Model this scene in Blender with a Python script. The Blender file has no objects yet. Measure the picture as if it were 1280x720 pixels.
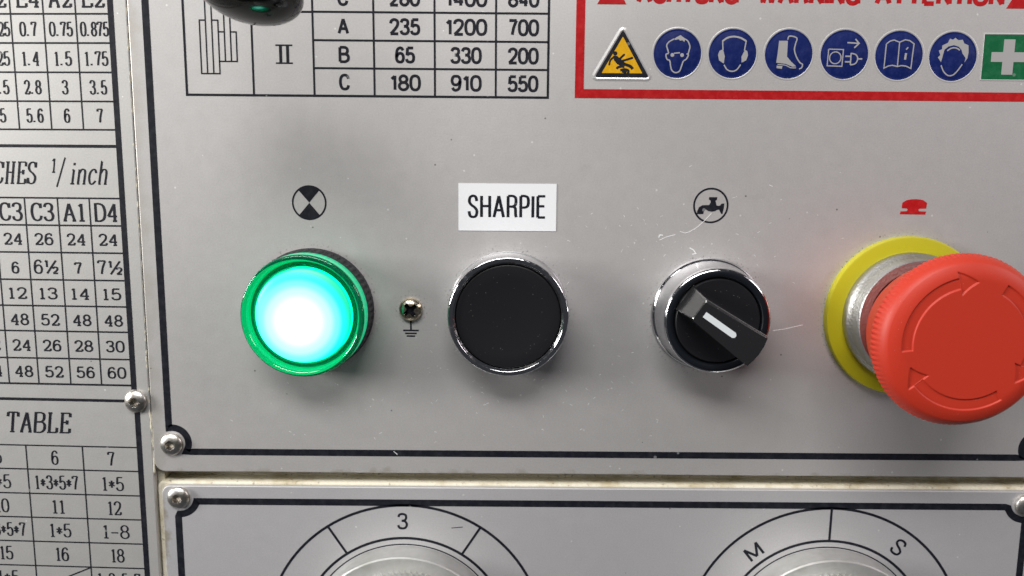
import bpy, math, random
from mathutils import Vector, Matrix
R = math.radians
PI = math.pi
random.seed(7)
MM = 0.001
S = bpy.context.scene
COL = S.collection

# ------------------------------------------------------------------ camera
cam_d = bpy.data.cameras.new('camera'); cam = bpy.data.objects.new('camera', cam_d); COL.objects.link(cam)
S.camera = cam
cam_d.sensor_width = 36; cam_d.lens = 36*960/1280
cam_d.dof.use_dof = True; cam_d.dof.focus_distance = .184; cam_d.dof.aperture_fstop = 20
cam_d.clip_start = 0.005; cam_d.clip_end = 50
TH, RHO, PSI = 0.13921672, 0.00804918, 0.00237235
F = Vector((math.sin(PSI)*math.cos(TH), math.cos(TH)*math.cos(PSI), -math.sin(TH)))
Rt = Vector((math.cos(PSI), -math.sin(PSI), 0)); U = Rt.cross(F)
cr, sr = math.cos(RHO), math.sin(RHO)
Xc = Rt*cr + U*sr; Yc = U*cr - Rt*sr; Zc = -F
M = Matrix((Xc, Yc, Zc)).transposed().to_4x4(); M.translation = Vector((0, -0.192, 0))
cam.matrix_world = M

# ------------------------------------------------------------------ light
w = bpy.data.worlds.new('World'); S.world = w; w.use_nodes = True
wn = w.node_tree; bg = wn.nodes['Background']
bg.inputs[0].default_value = (0.86, 0.90, 1.0, 1); bg.inputs[1].default_value = 0.06

def area(name, loc, target, sx, sy, power, col):
    d = bpy.data.lights.new(name, 'AREA'); d.shape = 'RECTANGLE'; d.size = sx; d.size_y = sy
    d.energy = power; d.color = col
    o = bpy.data.objects.new(name, d); COL.objects.link(o); o.location = loc
    o.rotation_euler = (Vector(target)-Vector(loc)).to_track_quat('-Z', 'Y').to_euler()
    return o
area('ceiling_tube_light', (-0.22, -0.85, 0.95), (0, 0, 0), 1.1, 0.35, 20.0, (1.0, 0.985, 0.965))
area('left_window_light', (-1.10, -0.36, 0.22), (0, 0, -0.03), 0.25, 0.40, 15.0, (1.0, 0.99, 0.96))
area('right_tube_light', (1.00, -0.40, 0.42), (0, 0, -0.03), 0.25, 0.35, 3.2, (1.0, 0.90, 0.92))

S.view_settings.view_transform = 'Standard'; S.view_settings.look = 'None'
S.view_settings.exposure = 0.0; S.view_settings.gamma = 1.0
S.cycles.use_denoising = True
S.cycles.max_bounces = 10; S.cycles.transmission_bounces = 10; S.cycles.caustics_refractive = True; S.cycles.blur_glossy = 1.0

# ------------------------------------------------------------------ materials
def mat(name, base=(.5, .5, .5), rough=.5, metal=0., **kw):
    m = bpy.data.materials.new(name); m.use_nodes = True
    b = m.node_tree.nodes['Principled BSDF']
    b.inputs['Base Color'].default_value = (*base, 1); b.inputs['Roughness'].default_value = rough
    b.inputs['Metallic'].default_value = metal
    for k, v in kw.items(): b.inputs[k].default_value = v
    return m
def nodes(m): return m.node_tree.nodes, m.node_tree.links, m.node_tree.nodes['Principled BSDF']
def mix(nt, ln, fac, a, b, mode='MIX'):
    n = nt.new('ShaderNodeMix'); n.data_type = 'RGBA'; n.blend_type = mode
    for s, v in ((0, fac), (6, a), (7, b)):
        if hasattr(v, 'links'): ln.new(v, n.inputs[s])
        elif s == 0: n.inputs[0].default_value = v
        else: n.inputs[s].default_value = (*v, 1)
    return n.outputs[2]
def noise(nt, ln, vec, scale, detail=3, rough=.5):
    n = nt.new('ShaderNodeTexNoise'); n.inputs['Scale'].default_value = scale
    n.inputs['Detail'].default_value = detail; n.inputs['Roughness'].default_value = rough
    ln.new(vec, n.inputs['Vector']); return n.outputs[0]
def ramp(nt, ln, fac, a, b, va=0., vb=1.):
    n = nt.new('ShaderNodeMapRange'); n.inputs[1].default_value = a; n.inputs[2].default_value = b
    n.inputs[3].default_value = va; n.inputs[4].default_value = vb
    ln.new(fac, n.inputs[0]); return n.outputs[0]
def math_(nt, ln, op, a, b=None):
    n = nt.new('ShaderNodeMath'); n.operation = op
    for i, v in enumerate((a, b)):
        if v is None: continue
        if hasattr(v, 'links'): ln.new(v, n.inputs[i])
        else: n.inputs[i].default_value = v
    return n.outputs[0]
def bump(nt, ln, b, h, strength, dist):
    n = nt.new('ShaderNodeBump'); n.inputs['Strength'].default_value = strength; n.inputs['Distance'].default_value = dist
    ln.new(h, n.inputs['Height']); ln.new(n.outputs[0], b.inputs['Normal'])
def specks(nt, ln, vec, scale, keep, size):
    """small round spots: one per voronoi cell, only in the cells whose random number passes"""
    v = nt.new('ShaderNodeTexVoronoi'); v.inputs['Scale'].default_value = scale; ln.new(vec, v.inputs['Vector'])
    sep = nt.new('ShaderNodeSeparateColor'); ln.new(v.outputs['Color'], sep.inputs[0])
    on = math_(nt, ln, 'LESS_THAN', sep.outputs[0], keep)
    rad = math_(nt, ln, 'MULTIPLY', sep.outputs[1], size)
    d = math_(nt, ln, 'LESS_THAN', v.outputs['Distance'], rad)
    return math_(nt, ln, 'MULTIPLY', on, d)

def plate_mat(name, base, stain_axis=None, rings=()):
    m = mat(name, base, .50, .60)
    nt, ln, b = nodes(m)
    tc = nt.new('ShaderNodeTexCoord').outputs['Object']
    fine = noise(nt, ln, tc, 2600, 2)
    big = noise(nt, ln, tc, 22, 4, .6)
    c = mix(nt, ln, ramp(nt, ln, big, .25, .8), tuple(x*.975 for x in base), base)
    c = mix(nt, ln, ramp(nt, ln, fine,   .3, .7, 0, .24), c, tuple(x*.6 for x in base))
    dk = specks(nt, ln, tc, 260, .20, .06)
    c = mix(nt, ln, math_(nt, ln, 'MULTIPLY', dk, .75), c, (.09, .08, .075))
    lt = specks(nt, ln, tc, 420, .22, .11)
    c = mix(nt, ln, math_(nt, ln, 'MULTIPLY', lt, .45), c, (.9, .9, .88))
    # faint brown wipe marks
    mk = noise(nt, ln, tc, 90, 5, .7)
    c = mix(nt, ln, ramp(nt, ln, mk, .62, .8, 0, .13), c, (.20, .17, .13))
    for (x_, z_, r0) in rings:
        vs = nt.new('ShaderNodeVectorMath'); vs.operation = 'SUBTRACT'; vs.inputs[1].default_value = (x_*MM, 0, z_*MM); ln.new(tc, vs.inputs[0])
        vl = nt.new('ShaderNodeVectorMath'); vl.operation = 'LENGTH'; ln.new(vs.outputs[0], vl.inputs[0])
        near = ramp(nt, ln, vl.outputs['Value'], r0*MM, (r0+3.4)*MM, 1, 0)
        spot = ramp(nt, ln, noise(nt, ln, tc, 1500, 2, .6), .60, .66)
        c = mix(nt, ln, math_(nt, ln, 'MULTIPLY', math_(nt, ln, 'MULTIPLY', near, near), math_(nt, ln, 'MULTIPLY', spot, .8)), c, (.07, .06, .055))
        pale = ramp(nt, ln, noise(nt, ln, tc, 130, 4, .65), .42, .62, 0, .16)
        far = ramp(nt, ln, vl.outputs['Value'], r0*MM, (r0+8)*MM, 1, 0)
        c = mix(nt, ln, math_(nt, ln, 'MULTIPLY', far, pale), c, (.78, .77, .76))  # paler mottled zone close around each control
    if stain_axis:
        # yellowed oil residue creeping in from the plate's edge
        sep = nt.new('ShaderNodeSeparateXYZ'); ln.new(tc, sep.inputs[0])
        wob = noise(nt, ln, tc, 130, 4, .6)
        wob = ramp(nt, ln, wob, .3, .7, -.0022, .0022)
        for axis, edge, wid, amt in stain_axis:
            q = math_(nt, ln, 'ADD', sep.outputs[axis], wob)
            f = ramp(nt, ln, q, edge, edge+wid, amt, 0)
            c = mix(nt, ln, f, c, (.26, .21, .11))
    ln.new(c, b.inputs['Base Color'])
    ln.new(ramp(nt, ln, noise(nt, ln, tc, 300, 4, .6), .3, .7, .50, .54), b.inputs['Roughness'])
    bump(nt, ln, b, fine, .22, .00006)
    return m
M_panel = plate_mat('satin_silver_panel', (.56, .544, .535), [(0, -.0925, .003, .22), (2, -.0768, .0012, .35)], [(-50, -32.8, 15.3), (-.45, -32.8, 15.0), (50.1, -33.2, 14.3), (99.8, -33.2, 20), (-25.1, -32.5, 3.0)])
M_chart = plate_mat('satin_silver_chart', (.52, .51, .495), [])
M_dialp = plate_mat('satin_silver_dial_plate', (.60, .59, .60), [(0, -.0912, .0012, .6)])

def ink(name, c, rough=.42, wear=.25):
    m = mat(name, c, rough); nt, ln, b = nodes(m); b.inputs['Specular IOR Level'].default_value = .22
    tc = nt.new('ShaderNodeTexCoord').outputs['Object']
    s = specks(nt, ln, tc, 500, .12, .22)
    col = mix(nt, ln, math_(nt, ln, 'MULTIPLY', s, wear), c, (.55, .55, .55))
    n = noise(nt, ln, tc, 500, 5, .7)
    col = mix(nt, ln, ramp(nt, ln, n, .45, .75, 0, .45), col, tuple(min(1, x*1.6+.03) for x in c))
    ln.new(col, b.inputs['Base Color']); bump(nt, ln, b, noise(nt, ln, tc, 1800, 2), .25, .0001)
    return m
K_black = ink('black_ink', (.006, .007, .012), .5)
K_red = ink('red_ink', (.36, .006, .008), .42, .15)
K_blue = ink('blue_ink', (.005, .013, .095), .35, .3)
K_yellow = ink('yellow_ink', (.62, .33, .004), .45, .1)
K_green = ink('green_ink', (.004, .095, .035), .4, .2)
K_metal = mat('bare_etched_metal', (.50, .49, .485), .42, .5)
K_rim = mat('etched_edge', (.62, .61, .60), .40, .6)
K_scratch = mat('bright_scratch', (.9, .9, .9), .3, .3)

M_chrome = mat('chrome', (.56, .56, .58), .10, 1.)
nt, ln, b = nodes(M_chrome); tc = nt.new('ShaderNodeTexCoord').outputs['Object']
ln.new(ramp(nt, ln, noise(nt, ln, tc, 700, 5, .7), .45, .75, .07, .32), b.inputs['Roughness'])
c = mix(nt, ln, math_(nt, ln, 'MULTIPLY', specks(nt, ln, tc, 900, .2, .2), .6), (.56, .56, .58), (.20, .18, .16))
ln.new(c, b.inputs['Base Color'])
M_navy = mat('dark_reflection_ring', (.008, .010, .014), .30, .2)  # anodised face ring; its dark reflection is put into the base colour
M_zinc = mat('zinc_plated', (.42, .42, .41), .42, 1.)
nt, ln, b = nodes(M_zinc); tc = nt.new('ShaderNodeTexCoord').outputs['Object']
bump(nt, ln, b, noise(nt, ln, tc, 1500, 3, .6), .5, .0003)
M_steel = mat('screw_steel', (.58, .56, .53), .36, 1.)
nt, ln, b = nodes(M_steel); tc = nt.new('ShaderNodeTexCoord').outputs['Object']
n_ = noise(nt, ln, tc, 500, 4, .6)
ln.new(mix(nt, ln, ramp(nt, ln, n_, .4, .7), (.62, .60, .57), (.33, .29, .23)), b.inputs['Base Color'])
bump(nt, ln, b, n_, .3, .0002)
M_brass = mat('nickel_brass', (.60, .53, .42), .27, 1.)
nt, ln, b = nodes(M_brass); tc = nt.new('ShaderNodeTexCoord').outputs['Object']
n_ = noise(nt, ln, tc, 700, 4, .6)
ln.new(mix(nt, ln, ramp(nt, ln, n_, .4, .7), (.62, .55, .44), (.30, .24, .16)), b.inputs['Base Color'])
bump(nt, ln, b, n_, .3, .0002)
def plastic(name, c, rough, dust=.3, spec=.5):
    m = mat(name, c, rough); nt, ln, b = nodes(m)
    tc = nt.new('ShaderNodeTexCoord').outputs['Object']
    s = specks(nt, ln, tc, 2200, .14, .16)
    col = mix(nt, ln, math_(nt, ln, 'MULTIPLY', s, dust), c, (.6, .58, .55))
    ln.new(col, b.inputs['Base Color'])
    bump(nt, ln, b, noise(nt, ln, tc, 3000, 2), .15, .00006)
    b.inputs['Specular IOR Level'].default_value = spec
    if spec > .7: b.inputs['Coat Weight'].default_value = 1; b.inputs['Coat Roughness'].default_value = .12
    return m
M_blackp = plastic('black_plastic', (.008, .008, .010), .45, .35, .3)
M_blackg = plastic('black_gloss_plastic', (.010, .010, .012), .22, .2)
M_handle = plastic('black_gloss_handle', (.012, .012, .013), .24, .5, .8)
M_rubber = plastic('black_rough_rubber', (.020, .021, .024), .75, .6)
M_knob = mat('black_bakelite', (.003, .003, .003), .11, 0., **{'Specular IOR Level': .42})
M_white = plastic('white_insert', (.62, .66, .68), .4, .1)
M_sticker = plastic('white_sticker_paper', (.72, .73, .75), .5, .02)
M_redp = plastic('red_plastic', (.45, .030, .013), .48, .25, .38)
nt, ln, b = nodes(M_redp)
b.inputs['Subsurface Weight'].default_value = .08; b.inputs['Subsurface Scale'].default_value = .002
b.inputs['Subsurface Radius'].default_value = (1, .25, .15)
M_yellow = plastic('yellow_plastic', (.40, .36, .008), .42, .15)

# cream enamel of the machine castings
M_cream = mat('cream_enamel', (.62, .57, .44), .45)
nt, ln, b = nodes(M_cream); tc = nt.new('ShaderNodeTexCoord').outputs['Object']
n1 = noise(nt, ln, tc, 120, 5, .65); n2 = noise(nt, ln, tc, 900, 3, .6)
c = mix(nt, ln, ramp(nt, ln, n1, .48, .72), (.60, .56, .45), (.40, .34, .21))
c = mix(nt, ln, ramp(nt, ln, n2, .60, .72, 0, .7), c, (.12, .09, .05))
ln.new(c, b.inputs['Base Color']); bump(nt, ln, b, n2, .5, .0003)

# dial knobs: dull cast aluminium with stain
M_alu = mat('dull_aluminium', (.50, .51, .49), .48, .8)
nt, ln, b = nodes(M_alu); tc = nt.new('ShaderNodeTexCoord').outputs['Object']
n1 = noise(nt, ln, tc, 160, 5, .65)
c = mix(nt, ln, ramp(nt, ln, n1, .42, .75), (.50, .50, .49), (.40, .40, .37))
c = mix(nt, ln, math_(nt, ln, 'MULTIPLY', specks(nt, ln, tc, 420, .16, .2), .7), c, (.08, .07, .06))
ln.new(c, b.inputs['Base Color']); bump(nt, ln, b, noise(nt, ln, tc, 1500, 3), .2, .0001)

# lamp: LED-lit diffuser, brightest over the LED
M_led = bpy.data.materials.new('lit_green_diffuser'); M_led.use_nodes = True
nt, ln, b = nodes(M_led)
tc = nt.new('ShaderNodeTexCoord').outputs['Object']
ad = nt.new('ShaderNodeVectorMath'); ad.operation = 'SUBTRACT'; ad.inputs[1].default_value = (-.0008, 0, -.0012); ln.new(tc, ad.inputs[0])
sc_ = nt.new('ShaderNodeVectorMath'); sc_.operation = 'MULTIPLY'; sc_.inputs[1].default_value = (1, 0, 1); ln.new(ad.outputs[0], sc_.inputs[0])
le = nt.new('ShaderNodeVectorMath'); le.operation = 'LENGTH'; ln.new(sc_.outputs[0], le.inputs[0])
cr_ = nt.new('ShaderNodeValToRGB'); e = cr_.color_ramp
ln.new(ramp(nt, ln, le.outputs['Value'], 0, .0122), cr_.inputs[0])
e.interpolation = 'EASE'
e.elements[0].position = .10; e.elements[0].color = (.32, 1, .76, 1)
e.elements[1].position = 1.0; e.elements[1].color = (0, .09, .05, 1)
for pos, cc in ((.38, (.15, .85, .60, 1)), (.60, (.085, .55, .43, 1)), (.76, (.030, .38, .29, 1)), (.88, (.001, .25, .17, 1)), (.95, (0, .155, .10, 1))):
    q = e.elements.new(pos); q.color = cc
ln.new(cr_.outputs[0], b.inputs['Emission Color']); b.inputs['Emission Strength'].default_value = 7.5
b.inputs['Base Color'].default_value = (.02, .3, .18, 1); b.inputs['Roughness'].default_value = .4
M_side = mat('lit_green_diffuser_side', (.0, .3, .15), .4, 0.)
b = nodes(M_side)[2]; b.inputs['Emission Color'].default_value = (0, 1, .40, 1); b.inputs['Emission Strength'].default_value = 2.6
M_glow = mat('green_emissive_wall', (0, .35, .18), .25, 0.)
b = nodes(M_glow)[2]; b.inputs['Emission Color'].default_value = (0, 1, .42, 1); b.inputs['Emission Strength'].default_value = .38
M_lens = mat('green_clear_plastic', (.012, .66, .36), .06, 0.)
b = nodes(M_lens)[2]; b.inputs['Transmission Weight'].default_value = .92; b.inputs['Emission Color'].default_value = (0, 1, .38, 1); b.inputs['Emission Strength'].default_value = .01; b.inputs['IOR'].default_value = 1.49

# ------------------------------------------------------------------ mesh helpers (millimetres; h = height above the panel face)
class MB:
    def __init__(s): s.v = []; s.f = []; s.z = 0
    def vert(s, x, h, z): s.v.append((x*MM, -h*MM, z*MM)); return len(s.v)-1
    def quadstrip(s, A, B, closed):
        n = len(A)
        for i in range(n if closed else n-1):
            j = (i+1) % n; s.f.append((A[i], A[j], B[j], B[i]))
    def stroke(s, pts, wv, wh=None, h0=0., h1=.035, closed=False):
        wh = wv if wh is None else wh
        s.z += 1; h1 = h1 + .0012*(s.z % 9)
        n = len(pts); L = []; Rr = []
        def nrm(a, b):
            dx, dy = b[0]-a[0], b[1]-a[1]; l = math.hypot(dx, dy) or 1; return (-dy/l, dx/l)
        for i, p in enumerate(pts):
            if closed: a, b = pts[i-1], pts[(i+1) % n]
            else: a, b = pts[max(0, i-1)], pts[min(n-1, i+1)]
            if closed or 0 < i < n-1:
                n1 = nrm(a, p); n2 = nrm(p, b); mx, my = n1[0]+n2[0], n1[1]+n2[1]
                l = math.hypot(mx, my) or 1; mx /= l; my /= l
                k = 1/max(.6, mx*n1[0]+my*n1[1])
            else: mx, my = nrm(a, b); k = 1
            ox, oy = mx*k*wv/2, my*k*wh/2
            L.append((p[0]+ox, p[1]+oy)); Rr.append((p[0]-ox, p[1]-oy))
        tl = [s.vert(x, h1, z) for x, z in L]; tr = [s.vert(x, h1, z) for x, z in Rr]
        bl = [s.vert(x, h0, z) for x, z in L]; br = [s.vert(x, h0, z) for x, z in Rr]
        s.quadstrip(tl, tr, closed); s.quadstrip(bl, tl, closed); s.quadstrip(tr, br, closed)
        if not closed:
            s.f.append((tl[0], bl[0], br[0], tr[0])); s.f.append((tl[-1], tr[-1], br[-1], bl[-1]))
    def poly(s, pts, h0=0., h1=.035):
        # winding: make the top face the panel's outward side
        ar = sum(pts[i-1][0]*pts[i][1]-pts[i][0]*pts[i-1][1] for i in range(len(pts)))
        if ar < 0: pts = pts[::-1]
        s.z += 1; h1 = h1 + .0012*(s.z % 9)
        t = [s.vert(x, h1, z) for x, z in pts]; bt = [s.vert(x, h0, z) for x, z in pts]
        s.f.append(tuple(t)); s.quadstrip(bt, t, True)
    def box(s, x0, x1, h0, h1, z0, z1): s.poly([(x0, z0), (x1, z0), (x1, z1), (x0, z1)], h0, h1)
    def lathe(s, prof, cx=0, cz=0, seg=96, rf=None):
        """prof: list of (radius, height) from outside bottom to centre top"""
        rows = []
        for k, (r, h) in enumerate(prof):
            if r < 1e-6: rows.append([s.vert(cx, h, cz)]); continue
            row = []
            for i in range(seg):
                a = 2*PI*i/seg; rr = rf(k, r, h, a) if rf else r
                row.append(s.vert(cx+rr*math.cos(a), h, cz+rr*math.sin(a)))
            rows.append(row)
        for A, B in zip(rows, rows[1:]):
            if len(B) == 1 and len(A) == 1: continue
            if len(B) == 1:
                for i in range(seg): s.f.append((A[i], A[(i+1) % seg], B[0]))
            elif len(A) == 1:
                for i in range(seg): s.f.append((A[0], B[(i+1) % seg], B[i]))
            else: s.quadstrip(A, B, True)
    def tube(s, pts, rad, seg=8):
        rows = []
        for i, p in enumerate(pts):
            a = Vector(pts[max(0, i-1)]); b = Vector(pts[min(len(pts)-1, i+1)]); d = (b-a).normalized()
            u = d.orthogonal().normalized(); v = d.cross(u)
            if i: 
                u = (pu - d*pu.dot(d)).normalized(); v = d.cross(u)
            pu = u
            r = rad[i] if isinstance(rad, list) else rad
            row = []
            for k in range(seg):
                q = Vector(p)+(u*math.cos(2*PI*k/seg)+v*math.sin(2*PI*k/seg))*r
                row.append(s.vert(q[0], q[1], q[2]))
            rows.append(row)
        for A, B in zip(rows, rows[1:]): s.quadstrip(A, B, True)
        s.f.append(tuple(rows[0])); s.f.append(tuple(rows[-1]))
    def build(s, name, m, parent=None, smooth=False, bevel=0, angle=35):
        me = bpy.data.meshes.new(name); me.from_pydata(s.v, [], s.f); me.update()
        me.materials.append(m)
        o = bpy.data.objects.new(name, me); COL.objects.link(o)
        if parent: o.parent = parent
        if smooth:
            for p in me.polygons: p.use_smooth = True
            try: me.set_sharp_from_angle(angle=R(angle))
            except Exception: pass
        if bevel:
            bm_ = o.modifiers.new('bevel', 'BEVEL'); bm_.width = bevel*MM; bm_.segments = 3; bm_.limit_method = 'ANGLE'
            bm_.angle_limit = R(40)
        return o

def tag(o, label=None, cat=None, group=None, kind=None):
    for k, v in (('label', label), ('category', cat), ('group', group), ('kind', kind)):
        if v: o[k] = v
    return o
def empty(name, x=0, h=0, z=0, rz=0):
    o = bpy.data.objects.new(name, None); COL.objects.link(o); o.location = (x*MM, -h*MM, z*MM)
    o.rotation_euler = (0, 0, rz); o.empty_display_size = .005; return o

def arc(cx, cz, r, a0, a1, n=48):
    return [(cx+r*math.cos(R(a0+(a1-a0)*i/n)), cz+r*math.sin(R(a0+(a1-a0)*i/n))) for i in range(n+1)]
def circ(cx, cz, r, n=64): return arc(cx, cz, r, 0, 360, n)[:-1]
def catmull(p, closed=False, k=6):
    n = len(p); out = []
    for i in range(n if closed else n-1):
        g = lambda j: p[j % n] if closed else p[max(0, min(n-1, j))]
        a, b, c, d = g(i-1), g(i), g(i+1), g(i+2)
        for t in range(k):
            t /= k
            out.append(tuple(.5*(2*b[m]+(c[m]-a[m])*t+(2*a[m]-5*b[m]+4*c[m]-d[m])*t*t+(3*b[m]-a[m]-3*c[m]+d[m])*t**3) for m in (0, 1)))
    if not closed: out.append(p[-1])
    return out
def rrect(x0, x1, z0, z1, r, n=6):
    p = []
    for cx, cz, a in ((x1-r, z1-r, 0), (x0+r, z1-r, 90), (x0+r, z0+r, 180), (x1-r, z0+r, 270)): p += arc(cx, cz, r, a, a+90, n)
    return p

# ------------------------------------------------------------------ lettering: own stroke alphabet
sup = [(.5+.5*math.copysign(abs(math.cos(t))**.8, math.cos(t)), .5+.5*math.copysign(abs(math.sin(t))**.8, math.sin(t))) for t in [2*PI*i/28 for i in range(28)]]
def ell(cx, cy, rx, ry): return [(cx+rx*math.cos(2*PI*i/24), cy+ry*math.sin(2*PI*i/24)) for i in range(24)]
six = [(.9, .82), (.75, .96), (.5, 1), (.17, .87), (.04, .5), (.06, .2), (.22, .04), (.5, 0), (.8, .05), (.95, .3), (.82, .55), (.5, .62), (.2, .52), (.06, .34)]
G = {  # name: (width, [(kind, points)...])   l = straight, c = curve, o = closed outline
 '0': (.52, [('o', sup)]),
 '1': (.30, [('l', [(.75, 1), (.75, 0)]), ('l', [(.72, .97), (.1, .76)])]),
 '2': (.52, [('c', [(.05, .72), (.12, .9), (.5, 1), (.88, .9), (.94, .7), (.78, .47), (.38, .2), (.04, 0)]), ('l', [(.0, 0), (1, 0)])]),
 '3': (.52, [('c', [(.05, .79), (.18, .95), (.5, 1), (.83, .93), (.9, .74), (.74, .57), (.40, .53)]), ('c', [(.40, .53), (.78, .49), (.97, .28), (.83, .06), (.48, 0), (.14, .06), (.02, .23)])]),
 '4': (.54, [('l', [(.74, 0), (.74, 1)]), ('l', [(.76, 1), (.02, .28)]), ('l', [(0, .28), (1, .28)])]),
 '5': (.52, [('l', [(.92, 1), (.16, 1)]), ('l', [(.18, 1), (.1, .48)]), ('c', [(.1, .5), (.5, .62), (.86, .54), (.97, .3), (.84, .07), (.48, 0), (.14, .06), (.02, .22)])]),
 '6': (.52, [('c', six)]),
 '7': (.50, [('l', [(.02, 1), (.98, 1)]), ('c', [(.96, 1), (.6, .5), (.42, 0)])]),
 '8': (.52, [('o', ell(.5, .76, .40, .24)), ('o', ell(.5, .265, .48, .265))]),
 '9': (.52, [('c', [(1-x, 1-y) for x, y in six])]),
 'A': (.62, [('l', [(0, 0), (.5, 1)]), ('l', [(.5, 1), (1, 0)]), ('l', [(.18, .33), (.82, .33)])]),
 'B': (.54, [('l', [(.05, 0), (.05, 1)]), ('c', [(.05, 1), (.6, 1), (.88, .9), (.88, .66), (.6, .53), (.05, .53)]), ('c', [(.05, .53), (.65, .53), (.98, .4), (.98, .14), (.65, 0), (.05, 0)])]),
 'C': (.58, [('c', [(.95, .74), (.85, .92), (.52, 1), (.17, .88), (.03, .5), (.17, .12), (.52, 0), (.86, .08), (.97, .28)])]),
 'D': (.58, [('l', [(.05, 0), (.05, 1)]), ('c', [(.05, 1), (.5, 1), (.85, .86), (.98, .5), (.85, .14), (.5, 0), (.05, 0)])]),
 'E': (.50, [('l', [(.05, 0), (.05, 1)]), ('l', [(.05, 1), (1, 1)]), ('l', [(.05, .53), (.9, .53)]), ('l', [(.05, 0), (1, 0)])]),
 'G': (.60, [('c', [(.95, .74), (.85, .92), (.52, 1), (.17, .88), (.03, .5), (.17, .12), (.52, 0), (.86, .1), (.97, .42)]), ('l', [(.97, .45), (.55, .45)]), ('l', [(.97, .45), (.97, 0)])]),
 'H': (.56, [('l', [(.03, 0), (.03, 1)]), ('l', [(.97, 0), (.97, 1)]), ('l', [(.03, .52), (.97, .52)])]),
 'I': (.06, [('l', [(.5, 0), (.5, 1)])]),
 'L': (.48, [('l', [(.05, 0), (.05, 1)]), ('l', [(.05, 0), (1, 0)])]),
 'M': (.78, [('l', [(.0, 0), (.0, 1)]), ('l', [(1, 0), (1, 1)]), ('l', [(0, 1), (.5, .1)]), ('l', [(1, 1), (.5, .1)])]),
 'N': (.58, [('l', [(.03, 0), (.03, 1)]), ('l', [(.97, 0), (.97, 1)]), ('l', [(.03, 1), (.97, 0)])]),
 'O': (.60, [('o', sup)]),
 'P': (.52, [('l', [(.05, 0), (.05, 1)]), ('c', [(.05, 1), (.6, 1), (.95, .9), (.95, .58), (.6, .47), (.05, .47)])]),
 'R': (.56, [('l', [(.05, 0), (.05, 1)]), ('c', [(.05, 1), (.6, 1), (.92, .9), (.92, .62), (.6, .51), (.05, .51)]), ('c', [(.6, .51), (.88, .42), (.92, .15), (1, 0)])]),
 'S': (.54, [('c', [(.94, .75), (.82, .94), (.5, 1), (.15, .92), (.07, .72), (.3, .57), (.7, .45), (.96, .28), (.85, .06), (.5, 0), (.15, .06), (.02, .27)])]),
 'T': (.54, [('l', [(.5, 0), (.5, 1)]), ('l', [(0, 1), (1, 1)])]),
 'U': (.56, [('c', [(.03, 1), (.03, .35), (.12, .08), (.5, 0), (.88, .08), (.97, .35), (.97, 1)])]),
 'W': (.85, [('l', [(0, 1), (.25, 0)]), ('l', [(.25, 0), (.5, .9)]), ('l', [(.5, .9), (.75, 0)]), ('l', [(.75, 0), (1, 1)])]),
 '.': (.10, [('l', [(.5, 0), (.5, .11)])]),
 '-': (.45, [('l', [(0, .42), (1, .42)])]),
 '*': (.42, [('l', [(.5, .2), (.5, .75)]), ('l', [(0, .34), (1, .62)]), ('l', [(0, .62), (1, .34)])]),
 '/': (.34, [('l', [(0, -.1), (1, 1.1)])]),
 ' ': (.40, []),
 'i': (.24, [('l', [(.5, 0), (.5, .62)]), ('l', [(.1, .62), (.5, .62)]), ('l', [(0, 0), (1, 0)]), ('l', [(.5, .82), (.5, .93)])]),
 'n': (.50, [('l', [(.1, 0), (.1, .64)]), ('c', [(.1, .45), (.35, .63), (.7, .62), (.82, .45), (.82, 0)]), ('l', [(0, 0), (.28, 0)]), ('l', [(.66, 0), (1, 0)])]),
 'c': (.44, [('c', [(.9, .48), (.75, .62), (.45, .64), (.1, .5), (.05, .25), (.25, .03), (.6, 0), (.95, .14)])]),
 'h': (.50, [('l', [(.1, 0), (.1, 1)]), ('c', [(.1, .45), (.35, .63), (.7, .62), (.82, .45), (.82, 0)]), ('l', [(0, 0), (.28, 0)]), ('l', [(.66, 0), (1, 0)]), ('l', [(0, 1), (.1, 1)])]),
}
def fr(x, y, s): return [(k, [(x+px*s[0], y+py*s[1]) for px, py in pts]) for k, pts in s[2]]
G['h/'] = (.85, fr(0, .48, (.20, .52, G['1'][1])) + [('l', [(.12, -.02), (.88, 1.0)])] + fr(.60, 0, (.38, .48, G['2'][1])))
G['^1'] = (.22, [('l', [(.6, .5), (.6, 1.05)]), ('l', [(.6, 1.05), (.1, .95)]), ('l', [(.2, .5), (1, .5)])])
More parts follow.
